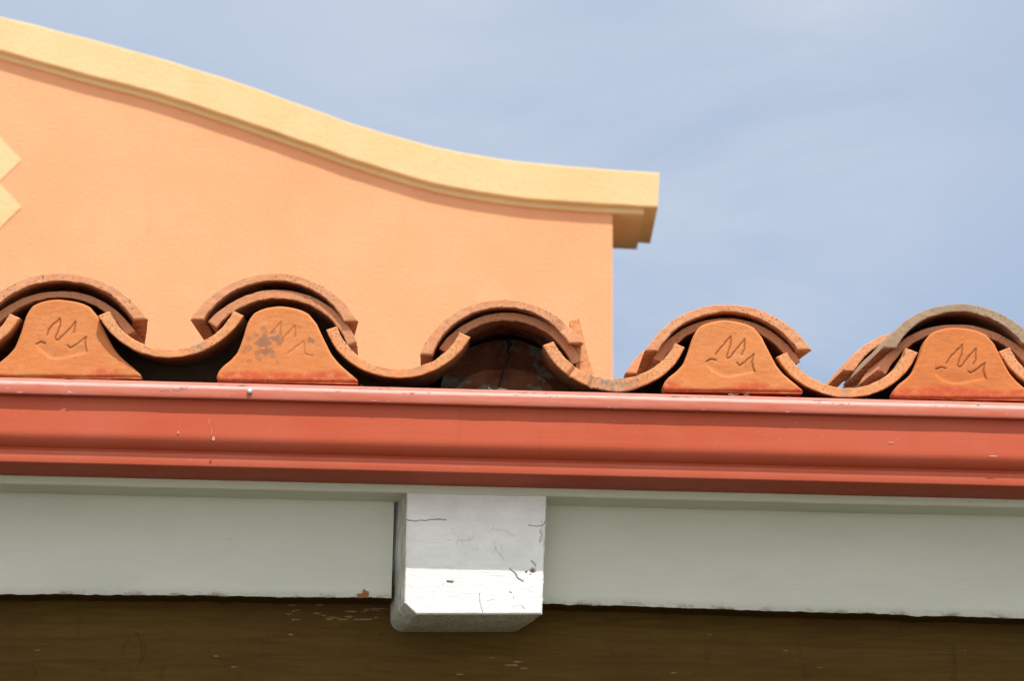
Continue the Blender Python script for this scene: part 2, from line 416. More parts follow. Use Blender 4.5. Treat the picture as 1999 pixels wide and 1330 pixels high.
# coping
def sweep(top, bot, y0, y1, r, name, mat, parent, rag=0.0):
    m = MB(); n = len(top)
    prof = []
    for i in range(n):
        tx, tz = top[i]; bx_, bz_ = bot[i]
        q = [(tx, y1, tz), (tx, y0+r, tz), (tx, y0+r*.3, tz-r*.3), (tx, y0, tz-r), (tx, y0, tz-r*2), (bx_, y0, bz_+r*2), (bx_, y0, bz_+r), (bx_, y0+r*.3, bz_+r*.3), (bx_, y0+r, bz_), (bx_, y0+r*2, bz_), (bx_, y1, bz_)]
        w_ = [nz(p[0], p[1]*3, p[2], 6.0, 2.2)*rag for p in q]
        prof += [(p[0], p[1], p[2]+w_[k]) for k, p in enumerate(q)]
    K_ = 11
    m.grid(prof, n, K_, closed=True)
    m.add(prof[-K_:], [tuple(range(K_))], smooth=False); m.add(prof[:K_], [tuple(range(K_))], smooth=False)
    return m.build(name, mat, parent)
tt = [(p[0], p[2]) for p in top_c]
bb = [(p[0], p[2]) for p in bot_c]
# the end of the coping is cut plumb, with the corner eased
tt[-1] = (bb[-1][0]+.010, tt[-1][1]); bb[-1] = (bb[-1][0], bb[-1][1])
cop = sweep(tt, bb, YF, YF+DEP, .006, 'coping', M['yellow'], bld, .004)
keep = [i for i, p in enumerate(bb) if p[0] < X_F]
f_t = [(bb[i][0], bb[i][1]+.001) for i in keep] + [(X_F, zb(X_F)+.001)]
f_b = [(bb[i][0], bb[i][1]-.030) for i in keep] + [(X_F, zb(X_F)-.030)]
fo = sweep(f_t, f_b, YW-A2, YF+DEP-.02+.045, .003, 'moulding', M['yellow'], bld)
fo.parent = cop; fo.location = (0, 0, 0)
# painted diamonds
m = MB()
for (cx, cy) in ((-39, 310), (-39, 402)):
    q = [P(cx+81, cy+2, YW-.004), P(cx, cy-84, YW-.004), P(cx-81, cy-4, YW-.004), P(cx, cy+80, YW-.004)]
    q = [(a[0], YW-.004-(.001 if cy > 350 else 0), a[2]) for a in q]
    b2 = [(a[0], YW+.01, a[2]) for a in q]
    m.add(q+b2, [(0, 1, 2, 3), (0, 4, 5, 1), (1, 5, 6, 2), (2, 6, 7, 3), (3, 7, 4, 0)], smooth=False)
m.build('painted_diamonds', M['yellow'], bld)
m = MB()
for (cx, cy, h_) in ((962, 584, 42),):
    q = [P(cx+h_, cy, YW), P(cx, cy-h_, YW), P(cx-h_, cy, YW), P(cx, cy+h_, YW)]
    m.add([(a[0], YW-.0015, a[2]) for a in q]+[(a[0], YW+.01, a[2]) for a in q], [(0, 1, 2, 3), (0, 4, 5, 1), (1, 5, 6, 2), (2, 6, 7, 3), (3, 7, 4, 0)], smooth=False)
m.build('faded_diamond', M['peach_pale'], bld)

# ---------------------------------------------------------------- the house under the eave
X0, X1 = -2.2, 2.3
def Zat(py, Y, px=1000): return float(P(px, py, Y)[2])
Y_STRIP, Y_FAS, Y_BR = -.002, .034, .066
house = empty('timber_house', (0, .3, 0))
tag(house, 'timber eave with grey fascia above a dark brown wall plate', 'house')
# brown wall plate
zf_l = lambda x: None
m = MB()
zt = Zat(1120, Y_BR)
zsp = [zt, zt-.05, zt-.12, zt-.30, zt-.8, 0]
nx = 60
pts = [(X0+(X1-X0)*i/(nx-1), Y_BR, z) for i in range(nx) for z in zsp]
m.grid(pts, nx, len(zsp))
m.add([(X1, Y_BR, 0), (X1, 4, 0), (X1, 4, zt), (X1, Y_BR, zt), (X0, Y_BR, 0), (X0, 4, 0), (X0, 4, zt), (X0, Y_BR, zt)],
      [(0, 1, 2, 3), (4, 7, 6, 5), (1, 5, 6, 2), (3, 2, 6, 7)], smooth=False)
# raised knot outlines and scrapes on the brown board
def flake(m, px, py, Y, w, h, mi, seed, out=.0009, n=11):
    c = P(px, py, Y); out *= .35; vs = [(c[0], Y-out, c[2])]
    for k in range(n):
        a = 2*math.pi*k/n; q = 1+.75*noise.noise(Vector((math.cos(a)*1.4+seed, math.sin(a)*1.4, seed*2.3)))
        vs.append((c[0]+w*M1*.5*q*math.cos(a), Y-out*.4, c[2]+h*M1*.5*q*math.sin(a)))
    m.add(vs, [(0, 1+k, 1+(k+1) % n) for k in range(n)], mi)
for i in range(26):
    flake(m, random.choice((random.uniform(560, 760), random.uniform(660, 760))), random.uniform(1180, 1212), Y_BR, random.uniform(5, 26), random.uniform(1.5, 4), 1, i, .0006)
for i in range(14): flake(m, random.uniform(20, 1980), random.uniform(1210, 1325), Y_BR, random.uniform(3, 12), random.uniform(1, 3), 1, i+50, .0005)
for (x, y, a, b_) in ((1010, 1293, 22, 3), (1000, 1300, 30, 4), (1022, 1306, 14, 3)): flake(m, x, y, Y_BR, a, b_, 1, x, .0006)
def ridge(m, pts, Y, r, mi):
    q = catmull(pts, 6); c = [P(x, y, Y) for x, y in q]; vs = []
    for k, p in enumerate(c):
        t = c[min(k+1, len(c)-1)]-c[max(k-1, 0)]; t /= (np.linalg.norm(t)+1e-9)
        nrm = np.array([-t[2], 0, t[0]]); rr = r*math.sin(math.pi*(k+.5)/len(c))
        for (a, d) in ((-1, 0), (-.5, .7), (0, 1), (.5, .7), (1, 0)): vs.append((p[0]+nrm[0]*a*rr, Y+.0004-d*rr*.8, p[2]+nrm[2]*a*rr))
    m.grid(vs, len(c), 5, mi)
ridge(m, [(255,1228),(272,1240),(280,1262),(276,1290),(262,1310)], Y_BR, .0034, 0)
ridge(m, [(236,1300),(240,1268),(250,1245),(258,1232)], Y_BR, .0026, 0)
ridge(m, [(60,1335),(70,1310),(66,1295),(78,1285)], Y_BR, .0028, 0)
m.build('wall', [M['brown'], M['scrape']], house)

# fascia boards, ragged painted foot
def fascia(xa, xb, y_top, foot, name='fascia_board'):
    m = MB(); n = int(abs(xb-xa)/3.5); cols = []; A = []
    rows = 26
    for i in range(n+1):
        px = xa+(xb-xa)*i/n
        fy = foot(px)
        rg = 2.2*nz(px*.012, 0, 0, 1, 3)+1.6*nz(px*.06, 0, 0, 1, 9)+1.1*max(0, nz(px*.16, 0, 0, 1, 5))
        f = P(px, fy+rg, Y_FAS); x = f[0]; zt_ = Zat(y_top, Y_FAS)
        zb_ = f[2]
        for k in range(rows+1):
            t = k/rows; z = zt_+(zb_-zt_)*t**.8
            dz = z-zb_; rr = .0022
            yy = Y_FAS+.0006*nz(x, 0, z, 9, 1)+(rr*(1-dz/rr)**2 if dz < rr else 0)
            cols.append((x, yy, z)); A.append(max(0, 1-dz/.006))
    m.grid(cols, n+1, rows+1, 0, {'edge': A})
    # painted-over foot of the board, turning back to the wall
    vs = []
    for i in range(n+1):
        c = cols[i*(rows+1)+rows]
        for k in range(4): vs.append((c[0], c[1]+(Y_BR+.004-c[1])*k/3, c[2]+.0003*k+.0007*nz(c[0], k, 0, 70)))
    m.grid(vs, n+1, 4, 1)
    return m
def foot_l(px): return 1159+.0105*px if px > 0 else 1159+.0225*px
def foot_r(px): return 1178+(px-1062)*.0315 if px < 2000 else 1207.5+(px-2000)*.024
XB = (-2600, 4600)
ml = fascia(-2600, 764, 930, foot_l)
flake(ml, 712, 1160, Y_FAS, 15, 16, 2, 4, .0009)
flake(ml, 709, 1164, Y_FAS, 22, 9, 2, 8, .0012)
ml.build('fascia_board', [M['grey_paint'], M['brown'], M['chip_orange']], house)
mr = fascia(1056, 4400, 930, foot_r)
mr.build('fascia_board', [M['grey_paint'], M['brown']], house)

# thin trim strip directly under the gutter
m = MB(); prof = []
z_a, z_b = Zat(952, Y_STRIP), Zat(967.5, Y_STRIP)
for i in range(300):
    x = X0+(X1-X0)*i/299
    w1 = .0005*nz(x, 0, 0, 9, 1)+.0004*nz(x, 0, 0, 40, 1)
    for (y, z) in ((Y_FAS+.002, z_a), (Y_STRIP, z_a), (Y_STRIP, z_b+.0015+w1), (Y_STRIP+.0015, z_b+w1), (Y_FAS+.002, z_b+w1)): prof.append((x, y, z))
m.grid(prof, 300, 5, 0, smooth=False)
m.build('trim_strip', M['strip_paint'], house)

# rafter tail: a thickly painted block end
rt_o = None
m = MB()
KX = (700, 930); S = 4.031
def K(pts): return [(KX[0]+a/S, KX[1]+b/S) for a, b in pts]
YB = .0
def Lx(y): return 794-(y-962)*.024 if y < 1178 else 789+(y-1178)/22*24
def Rx(y): return 1067.5-(y-962)*.038
nyv, nxv = 330, 400
ys = np.linspace(958, 1200, nyv)
gp = []; 
for y in ys:
    l, r_ = Lx(y), Rx(y)+1.2*nz(0, 0, y*.08, 1, 4)
    for i in range(nxv):
        x = l+(r_-l)*i/(nxv-1); gp.append((x, y))
gp = np.array(gp); W = np.array([P(a, b, YB) for a, b in gp])
strokes = [([(370,342),(410,350),(432,356),(480,350),(520,351),(560,342),(640,340),(690,346)], 1.0, .0008),
 ([(1340,385),(1400,393),(1450,388),(1475,352)], .8, .0008), ([(1190,730),(1225,760),(1246,800),(1295,830)], .85, .0011),
 ([(950,930),(955,1000),(975,1080)], .6, .0008), ([(1360,668),(1395,705)], .9, .0011), ([(1075,560),(1110,620),(1150,665)], .35, .0006),
 ([(1060,420),(1130,428),(1180,440),(1212,475)], .4, .0006), ([(1425,520),(1440,470),(1430,420)], .6, .0011),
 ([(1285,1025),(1305,1050)], .5, .0008), ([(1010,990),(1090,965)], .3, .0006), ([(840,290),(870,330)], .2, .0006), ([(1440,340),(1455,560)], .35, .0007),
 ([(655,850),(670,862)], .4, .0006), ([(700,830),(738,835)], 1.0, .0020), ([(1190,915),(1200,922)], .9, .0009), ([(1215,955),(1220,965)], .8, .0007)]
gr = np.zeros(len(W)); sp = np.zeros(len(W))
wob = np.array([nz(p[0], 0, p[2], 220, 1) for p in W])*.0007
for s_, a, rr in strokes:
    q = [tuple(P(x, y, YB)[[0, 2]]) for x, y in K(s_)]
    d = seg_dist(W[:, 0]+wob, W[:, 2]+wob, q); gr = np.maximum(gr, a*np.exp(-(d/(rr*.62))**2))
for (x, y, rr) in ((1370, 745, 22), (1318, 756, 9), (1350, 775, 6)):
    c = P(*K([(x, y)])[0], YB); d = np.hypot(W[:, 0]-c[0]+wob, W[:, 2]-c[2]); sp = np.maximum(sp, np.clip(1.4-d/(rr/S*M1), 0, 1))
edge_px = np.minimum.reduce([gp[:, 0]-np.array([Lx(y) for y in gp[:, 1]]), np.array([Rx(y) for y in gp[:, 1]])-gp[:, 0], 1200-gp[:, 1]])
chp = np.array([nz(p[0], 0, p[2], 130, 7) for p in W])
W[:, 1] += gr*.0016 + sp*.0012 + .0022*np.clip(1-edge_px/3.2, 0, 1)**2 + .0012*np.array([nz(p[0], 0, p[2], 16, 2) for p in W])*.6
W[:, 1] += .002*np.clip(chp-.25, 0, 1)*np.clip(1-(Rx(1080)-gp[:, 0])/14, 0, 1)
m.grid([tuple(p) for p in W], nyv, nxv, 0, {'groove': gr, 'spot': sp})
# sides: left face, bottom-left corner, underside
front = [(Lx(y), y) for y in np.linspace(958, 1178, 60)] + [(Lx(y), y) for y in np.linspace(1179, 1200, 12)] + [(813+(1056-813)*k/50, 1200) for k in range(1, 51)] + [(Rx(y), y) for y in np.linspace(1199, 958, 40)]
def base_pt(i):
    x, y = front[i]
    if i < 60:
        t = i/59; return (770-9*min(1, t*2.2), y+4+ (1212-1182)*t**6)
    if i < 72:
        t = (i-60)/11*math.pi/2; return (788-27*math.cos(t), 1212+24*math.sin(t))
    if i < 122:
        t = (i-72)/49; return (788+(1003-788)*t, 1236)
    t = (i-122)/39
    return ((1003+ (1058-1003)*min(1, t*6)) if t < 1/6 else 1058+6*t, 1236-34*min(1, t*6) if t < 1/6 else 1202-(t-1/6)*1.2*232)
vs = []; ns = 16
for i, (x, y) in enumerate(front):
    a = P(x, y, YB); a[1] += .0022; bpx = base_pt(i); b_ = P(*bpx, Y_BR+.003)
    for k in range(ns):
        t = k/(ns-1); q = a+(b_-a)*t
        bul = .0016*math.sin(math.pi*min(1, t))
        n_ = .0013*nz(q[0], q[1], q[2]*.25, 120, 3)*math.sin(math.pi*t)+.0010*nz(q[0], q[1], q[2], 60, 6)*math.sin(math.pi*t)
        vs.append((q[0]-(bul if i < 72 else 0)+n_, q[1], q[2]-(bul if i >= 60 and i < 122 else 0)+n_))
m.grid(vs, len(front), ns, 1)
m.build('rafter_tail', [M['beam'], M['beam_side']], house)

# roof deck and felt under the tiles
SL = R(15.4)
z_dk = Zat(769.5, -.012)
m = MB()
n = 700; pr = []
for i in range(n):
    x = X0+(X1-X0)*i/(n-1)
    j = .0016*nz(x, 0, 0, 60, 1)+.0012*nz(x, 0, 0, 170, 2)
    for (y, z) in ((-.012, z_dk-.02), (-.012-j, z_dk-.004+j), (-.008, z_dk+j), (.2, z_dk+.208*math.tan(SL)), (3.6, z_dk+3.61*math.tan(SL)), (3.6, z_dk+3.5*math.tan(SL)), (.2, z_dk-.02)): pr.append((x, y, z))
m.grid(pr, n, 7, 0, closed=True)
m.build('roof_deck', M['felt'], house)
# rear slope closing the roof and inner eave lining
m = MB(); zr = z_dk+3.6*math.tan(SL)
m.add([(X0, 3.6, zr), (X1, 3.6, zr), (X1, 7.2, z_dk), (X0, 7.2, z_dk), (X0, 3.6, zr-.03), (X1, 3.6, zr-.03), (X1, 7.2, z_dk-.03), (X0, 7.2, z_dk-.03)],
      [(0, 1, 2, 3), (4, 7, 6, 5), (2, 6, 7, 3), (0, 4, 5, 1)], smooth=False)
m.build('rear_roof_slope', M['felt'], house)

# ---------------------------------------------------------------- gutter
gut = empty('rain_gutter', (0, -.04, Zat(850, -.05)))
tag(gut, 'brick red painted metal gutter running along the whole eave', 'gutter')
def gz(py, Y): return Zat(py, Y)
Yl, Yf_, Ys = -.072, -.0632, -.052
pf = []   # (y, z, chalk, bead)
def pp(y, py, ch=0, be=0): pf.append((y, gz(py, y), ch, be))
pp(-.046, 776.0, .3, 0)                       # folded hem, inside
pp(-.060, 763.5, .4, .2); pp(-.0655, 762.8, .5, .3); pp(-.0668, 764.2, .6, .3)
pp(-.0668, 768.0, .6, .4); pp(-.0672, 769.6, .8, 1); pp(-.0690, 770.3, 1, 1.0); pp(-.0708, 771.6, 1, 1); pp(-.0718, 773.6, 1, .7); pp(Yl, 776.5, .9, .15)
pp(Yl, 786, .8, 0); pp(Yl, 791.5, .7, .1); pp(Yl+.0006, 793.3, .6, .25); pp(Yl+.0022, 794.6, .3, 0)
pp(Yf_-.001, 797, 0, 0); pp(Yf_, 799.5); pp(Yf_, 812); pp(Yf_, 828); pp(Yf_, 845); pp(Yf_+.0002, 860)
zc = gz(862, Yf_); zend = gz(902.5, -.045)
# cove curling back under the face
for k in range(1, 13):
    t = k/12; a = t*math.pi/2
    pf.append((Yf_+.0185*(1-math.cos(a)), zc+(zend-zc)*math.sin(a)**.92*1.0, 0, 0))
ysb = pf[-1][0]; zz = pf[-1][1]
pf.append((ysb, zz-.001, 0, 0)); pf.append((Ys+.003, zz-.0016, 0, 0)); pf.append((Ys+.0006, zz-.0022, .3, .1)); pf.append((Ys, zz-.0036, .35, 0))
zbt = gz(926.5, Ys); pf.append((Ys, (zz+zbt)/2, .15, 0)); pf.append((Ys, zbt+.0014, .1, 0)); pf.append((Ys+.0004, zbt+.0004, .1, .1)); pf.append((Ys+.0015, zbt, 0, 0))
pf.append((-.028, zbt, 0, 0)); pf.append((Y_STRIP-.001, zbt, 0, 0)); pf.append((Y_STRIP-.001, zbt+.09, 0, 0)); pf.append((Y_STRIP-.003, zbt+.09, 0, 0)); pf.append((Y_STRIP-.003, zbt+.003, 0, 0))
pf.append((Ys+.006, zbt+.003, 0, 0)); pf.append((Yf_+.006, zc, 0, 0)); pf.append((-.058, gz(785, -.058), 0, 0))
m = MB(); nxg = 900; pts = []; ch = []; be = []
npf = len(pf)
for i in range(nxg):
    x = X0+(X1-X0)*i/(nxg-1)
    wv = .0008*nz(x, 0, 0, 3.1, 1)+.0005*nz(x, 0, 0, 9, 5); wl = .0005*nz(x, 0, 0, 22, 6)
    for k, (y, z, c, b_) in enumerate(pf):
        lipk = 1 if 1 <= k <= 13 else .3
        dent = 0
        xd = P(133, 757, Yl)[0]
        if 1 <= k <= 13: dent = .0028*math.exp(-((x-xd)/.0030)**2)*(1 if x < xd else .5)
        pts.append((x, y+wv+wl*lipk+dent, z+wl*.6*lipk+ .0012*nz(x, 0, 0, 1.5, 8))); ch.append(c); be.append(b_)
m.grid(pts, nxg, npf, 0, {'chalk': ch, 'bead': be}, closed=True)
# bare flakes and scuffs
rs = random.Random(3)
for i in range(20): flake(m, 312+i*2.7+rs.uniform(-2, 2), 763.5-i*.28+rs.uniform(-2.2, 1.8), Yl-.0004, rs.uniform(2, 6), rs.uniform(1, 3), 1, i, .0005)
for i in range(70): flake(m, rs.uniform(0, 1999), 0, Yl, 1, 1, 1, i) if False else None
for i in range(46):
    px = rs.uniform(-60, 2060); py = 771+(px-1000)*.0262+rs.choice((0, 1.5, 19, 20.5, rs.uniform(3, 17)))
    flake(m, px, py, Yl-.0002, rs.uniform(2, 12), rs.uniform(.8, 2.2), 1, i+90, .0005)
for (x, y, a, b_) in ((136, 766, 9, 4), (348, 844, 4, 4), (417, 857, 5, 9), (413, 843, 1.1, 16), (408, 824, .9, 16), (300, 955, 10, 2), (1940, 891, 20, 2), (1740, 864, 14, 1.6), (1150, 900, 5, 1.5)):
    if y < 900: flake(m, x, y, (Yl if y < 790 else Yf_)-.0012, a, b_, 1, x, .0006)
for (x, w_) in ((430, 60), (700, 60), (1010, 80), (1300, 90), (1590, 40)):
    for k in range(7):
        flake(m, x+rs.uniform(0, w_), 765.4+(x-1000)*.0262+rs.uniform(-.8, 1.2), -.0676, rs.uniform(2, 14), rs.uniform(.8, 1.8), 1, x+k, .0006)
m.build('trough', [M['gutter'], M['flake']], gut)
# screw head on the lip
m = MB(); c = P(487.5, 765.5, Yl); vs = []
for (r_, dy) in ((0, -.0032), (.0022, -.0031), (.0030, -.0024), (.0033, -.0012), (.0033, .001)):
    for k in range(18): a = 2*math.pi*k/18; vs.append((c[0]+r_*math.cos(a), c[1]+dy, c[2]+r_*math.sin(a)))
m.grid(vs, 5, 18, closed=True)
m.build('screw', M['zinc'], gut)
# end caps so the trough is a closed vessel
# ---------------------------------------------------------------- tiles
def circle3(a, b, c):
    ax, az = a; bx_, bz_ = b; cx, cz = c
    d = 2*(ax*(bz_-cz)+bx_*(cz-az)+cx*(az-bz_))
    ux = ((ax*ax+az*az)*(bz_-cz)+(bx_*bx_+bz_*bz_)*(cz-az)+(cx*cx+cz*cz)*(az-bz_))/d
    uz = ((ax*ax+az*az)*(cx-bx_)+(bx_*bx_+bz_*bz_)*(ax-cx)+(cx*cx+cz*cz)*(bx_-ax))/d
    return ux, uz, math.hypot(ax-ux, az-uz)
def tile(name, p3, Y, mat, label, group, th=(17, 24), length=.42, cup=False, back=.86, seed=0, extra=None,
         shift=(0, 0, 0), flat=True, chip=1.0, notch=(), dirx=.010, cat='roof tile', scale=1.0, slope=None):
    """barrel tile whose front rim passes through three photo points (outer curve)"""
    q = [P(x, y, Y) for x, y in p3]; q = [(a[0], a[2]) for a in q]
    cx, cz, Ro = circle3(*q)
    Ro *= scale
    sg = -1 if cup else 1
    a0 = math.atan2((q[0][0]-cx), sg*(q[0][1]-cz)); a1 = math.atan2((q[2][0]-cx), sg*(q[2][1]-cz))
    sl = SL if slope is None else slope
    dv = np.array([dirx, math.cos(sl), math.sin(sl)])
    na = 170; FR = [0, .05, .13, .3, .5, .7, .87, .95, 1]; nr = len(FR); m = MB()
    t0, t1 = th[0]*M1, th[1]*M1
    amid = (a0+a1)/2; ah = (a1-a0)/2
    zend = [cz+sg*Ro*math.cos(a0), cz+sg*Ro*math.cos(a1)]
    def ring_pt(u, f, s, front=False):
        """u -1..1 across, f 0 outer .. 1 inner, s metres up the tile"""
        t = t0+(t1-t0)*u*u
        k = 1-(1-back)*(s/length)
        Rr = (Ro-t*f)*k
        ui = u
        if flat and f > 0:
            # level cut edges: shorten the inner arc
            e = 0 if u < 0 else 1
            ce = max(-1, min(1, Ro*math.cos((a0, a1)[e])/(Ro-t1)))
            ain = math.copysign(math.acos(ce), (a0, a1)[e])
            half = abs(ain-amid)*f+abs((a0, a1)[e]-amid)*(1-f)
            a = amid+math.copysign(half, u)*abs(u) if u != 0 else amid
        else: a = amid+ah*u
        x = cx+Rr*math.sin(a); z = cz+sg*Rr*math.cos(a)
        # irregular hand-made form and chipped rim
        wob = .0010*nz(a*.9, s*2, f, 2.2, seed)+.0006*nz(a*4, s*9, f, 2.0, seed+4)
        x += wob*math.sin(a); z += wob*sg*math.cos(a)
        return np.array([x, Y, z]), a
    def chipv(a, f):
        c_ = nz(a*9, f*.6, 0, 1.0, seed+1)+.6*nz(a*31, f*1.5, 0, 1.0, seed+2)+.45*nz(a*74, f*1.5, 0, 1.0, seed+5)
        return max(0.0, c_)
    def notch_v(a):
        r_ = 0.0
        for (pa, w_, d_) in notch: r_ = max(r_, d_*math.exp(-((a-pa)/w_)**2))
        return r_
    # front rim
    vs = []; E = []; Lh = []
    for i in range(na):
        u = -1+2*i/(na-1)
        for j in range(nr):
            f = FR[j]; p, a = ring_pt(u, f, 0)
            ec = .0030*chip*chipv(a, f)*(1 if j in (nr-1,) else (.35 if j in (0, nr-2) else .1))
            rnd = .0011 if j in (0, nr-1) or i in (0, na-1) else 0
            p = p + np.array([0, ec*.9+rnd+.0005*nz(a*14, f*3, 0, 1, seed+7)+notch_v(a), 0])
            if j == nr-1:    # ragged inner edge eats into the rim
                p = p - np.array([math.sin(a), 0, sg*math.cos(a)])*(-.0030*chip*chipv(a, 1))
            vs.append(p); E.append(1.0 if j == nr-1 else (.8 if j == nr-2 else (.45 if j == 0 else .03)))
            Lh.append(extra(p) if extra else 0)
    m.grid(vs, na, nr, 0, {'edge': E, 'lichen': Lh, 'inner': [0]*len(vs)})
    # outer and inner skins
    ss = [0, .004, .012, .03, .06, .10, .16, .24, .32, .40, .42]
    ss = [s for s in ss if s < length-.004]+[length]
    for f, inn in ((0, 0), (1, 1)):
        vv = []; In = []; Ee = []
        for i in range(na):
            for k, s in enumerate(ss):
                if k == 0: p = vs[i*nr+(0 if f == 0 else nr-1)]
                else: p, a = ring_pt(-1+2*i/(na-1), f, s); p = p+dv*s+np.array([0, .0022 if k == 1 else 0, 0])
                if k > 0: p = p+dv*0.0
                vv.append(p); In.append(0 if not inn else min(1, s/.05)); Ee.append(.8 if k == 0 else .2)
        m.grid(vv, na, len(ss), 0, {'inner': In, 'edge': Ee}, flip=bool(f))
    # long cut edges and the tail end
    for u in (-1, 1):
        vv = []
        for k, s in enumerate(ss):
            for j in range(3):
                if k == 0: p = vs[(0 if u < 0 else na-1)*nr+(0, nr//2, nr-1)[j]]
                else: p, a = ring_pt(u, j/2, s); p = p+dv*s+np.array([0, .0022 if k == 1 else 0, 0])
                vv.append(p)
        m.grid(vv, len(ss), 3, 0, {'inner': [.55]*len(vv), 'edge': [.7]*len(vv)})
    vv = []
    for i in range(na):
        for j in range(3): p, a = ring_pt(-1+2*i/(na-1), j/2, length); vv.append(p+dv*length)
    m.grid(vv, na, 3, 0, {'edge': [.5]*len(vv)})
    m.v = [tuple(np.array(p)+np.array(shift)) for p in m.v]
    org = (cx+shift[0], Y+shift[1], cz+shift[2])
    o = m.build(name, mat, None, org)
    tag(o, label, cat, group)
    return o
CY, UY, PY = -.018, -.004, -.020
G_CAP, G_UND, G_PAN, G_PLUG = 'upper barrel tiles along the eave', 'short starter tiles under the barrel tiles', 'trough shaped tiles along the eave', 'bell shaped clay stops closing the tile ends'
def lichen_at(px, py, r, Y=PY):
    c = P(px, py, Y)
    return lambda p: max(0, 1.3-math.hypot(p[0]-c[0], p[2]-c[2])/(r*M1))
caps = [
 ([(-57,622),(117,533),(289,624)], 'clay_cap', 'pinkish arched roof tile cut by the left edge of the photo'),
 ([(371,624),(540,533),(699,628)], 'clay_cap', 'pinkish arched roof tile above the plug with grey spots'),
 ([(819,692),(978,585),(1139,671)], 'clay_cap', 'arched roof tile over the open dark hollow without a clay plug'),
 ([(1259,685),(1419,594),(1585,684)], 'clay_cap', 'orange arched roof tile standing against plain sky right of the wall corner'),
 ([(1724,679),(1873,593),(2024,672)], 'clay_old', 'weathered grey brown arched roof tile at the right edge'),
]
DX = [-.075, -.02, -.02, .0, .0]
for i, (p3, mt, lb) in enumerate(caps):
    tile('barrel_tile', p3, CY, M[mt], lb, G_CAP, dirx=DX[i], seed=i*3.3+1, th=(17, 24), chip=1.25, notch=((.75, .10, .004),) if i == 2 else ())
under = [
 ([(-30,636),(122,568),(263,646)], (14, 20), 'shaded starter tile seen above the plug at the left edge'),
 ([(406,628),(540,566),(697,668)], (18, 20), 'sunlit starter tile arching over the plug with grey spots'),
 ([(857,680),(983,610),(1134,705)], (17, 20), 'starter tile forming the roof of the open dark hollow'),
 ([(1276,700),(1416,621),(1563,706)], (16, 20), 'starter tile mostly hidden by the plug right of the wall corner'),
 ([(1712,722),(1866,633),(2020,705)], (16, 20), 'orange starter tile under the weathered grey brown arch'),
]
for i, (p3, th, lb) in enumerate(under):
    tile('starter_tile', p3, UY if i != 1 else -.012, M['clay_under'], lb, G_UND, seed=i*2.1+40, th=th, chip=.7, length=.18, back=.97, flat=False)
pans = [
 ([(-245,618),(-105,704),(38,620)], (18, 22), 'trough tile whose tip shows at the left edge', None),
 ([(192,616),(345,697),(476,616)], (17, 23), 'trough tile between the leftmost plug and the grey spotted plug', lichen_at(385, 672, 16)),
 ([(636,644),(775,738),(918,658)], (19, 23), 'trough tile between the grey spotted plug and the open hollow', lichen_at(815, 712, 12)),
 ([(1060,674),(1192,762),(1338,678)], (25, 23), 'cracked trough tile with a rough broken edge below the wall corner', lichen_at(1190, 745, 45)),
 ([(1516,697),(1650,776),(1792,688)], (20, 24), 'trough tile with a green stain between the two rightmost plugs', lichen_at(1650, 765, 9)),
 ([(1950,686),(2085,776),(2228,690)], (20, 24), 'trough tile partly cut off by the right edge', None),
]
for i, (p3, th, lb, ex) in enumerate(pans):
    tile('trough_tile', p3, PY, M['clay_pan'], lb, G_PAN, seed=i*1.7+70, th=th, chip=1.0 if i != 3 else 1.8, cup=True, back=.93, extra=ex, flat=False,
         notch=((-.62, .03, .004), (-.30, .035, .005), (.1, .22, .006)) if i == 3 else ())
# second course, riding on the backs of the first
rise = np.array([.010*.33/1, .33*math.cos(SL), .33*math.sin(SL)])
cols2 = ['leftmost', 'second', 'third', 'fourth', 'fifth']
lab2 = {2: 'tile of the next course up glimpsed inside the open dark hollow', 3: 'tile of the next course up, a sliver left of the arch against the sky',
        4: 'tile of the next course up showing orange behind the weathered grey arch'}
LB = 'stained arched roof tile of an upper course in the shade behind the front row'
LBP = 'stained trough tile of an upper course in the shade behind the front row'
for k in (1, 2, 3):
    for i in range(5):
        if k > 1 and i > 2: continue
        lb = lab2.get(i, LB) if k == 1 else LB
        tile('barrel_tile', caps[i][0], CY, M['clay_cap'], lb, 'arched tiles of the upper courses', seed=i*5+11+k, chip=1.2, dirx=DX[i], shift=tuple(rise*k+np.array([(DX[i]-.010)*.33*k-(.022 if i == 0 else 0), 0, .003+.003*k])))
    for i in range(6):
        tile('trough_tile', pans[i][0], PY, M['clay_pan'], LBP, 'trough tiles of the upper courses', seed=i*5+81+k, cup=True, th=(18, 22), back=.93, flat=False, shift=tuple(rise*k+np.array([0, 0, .004*k])))

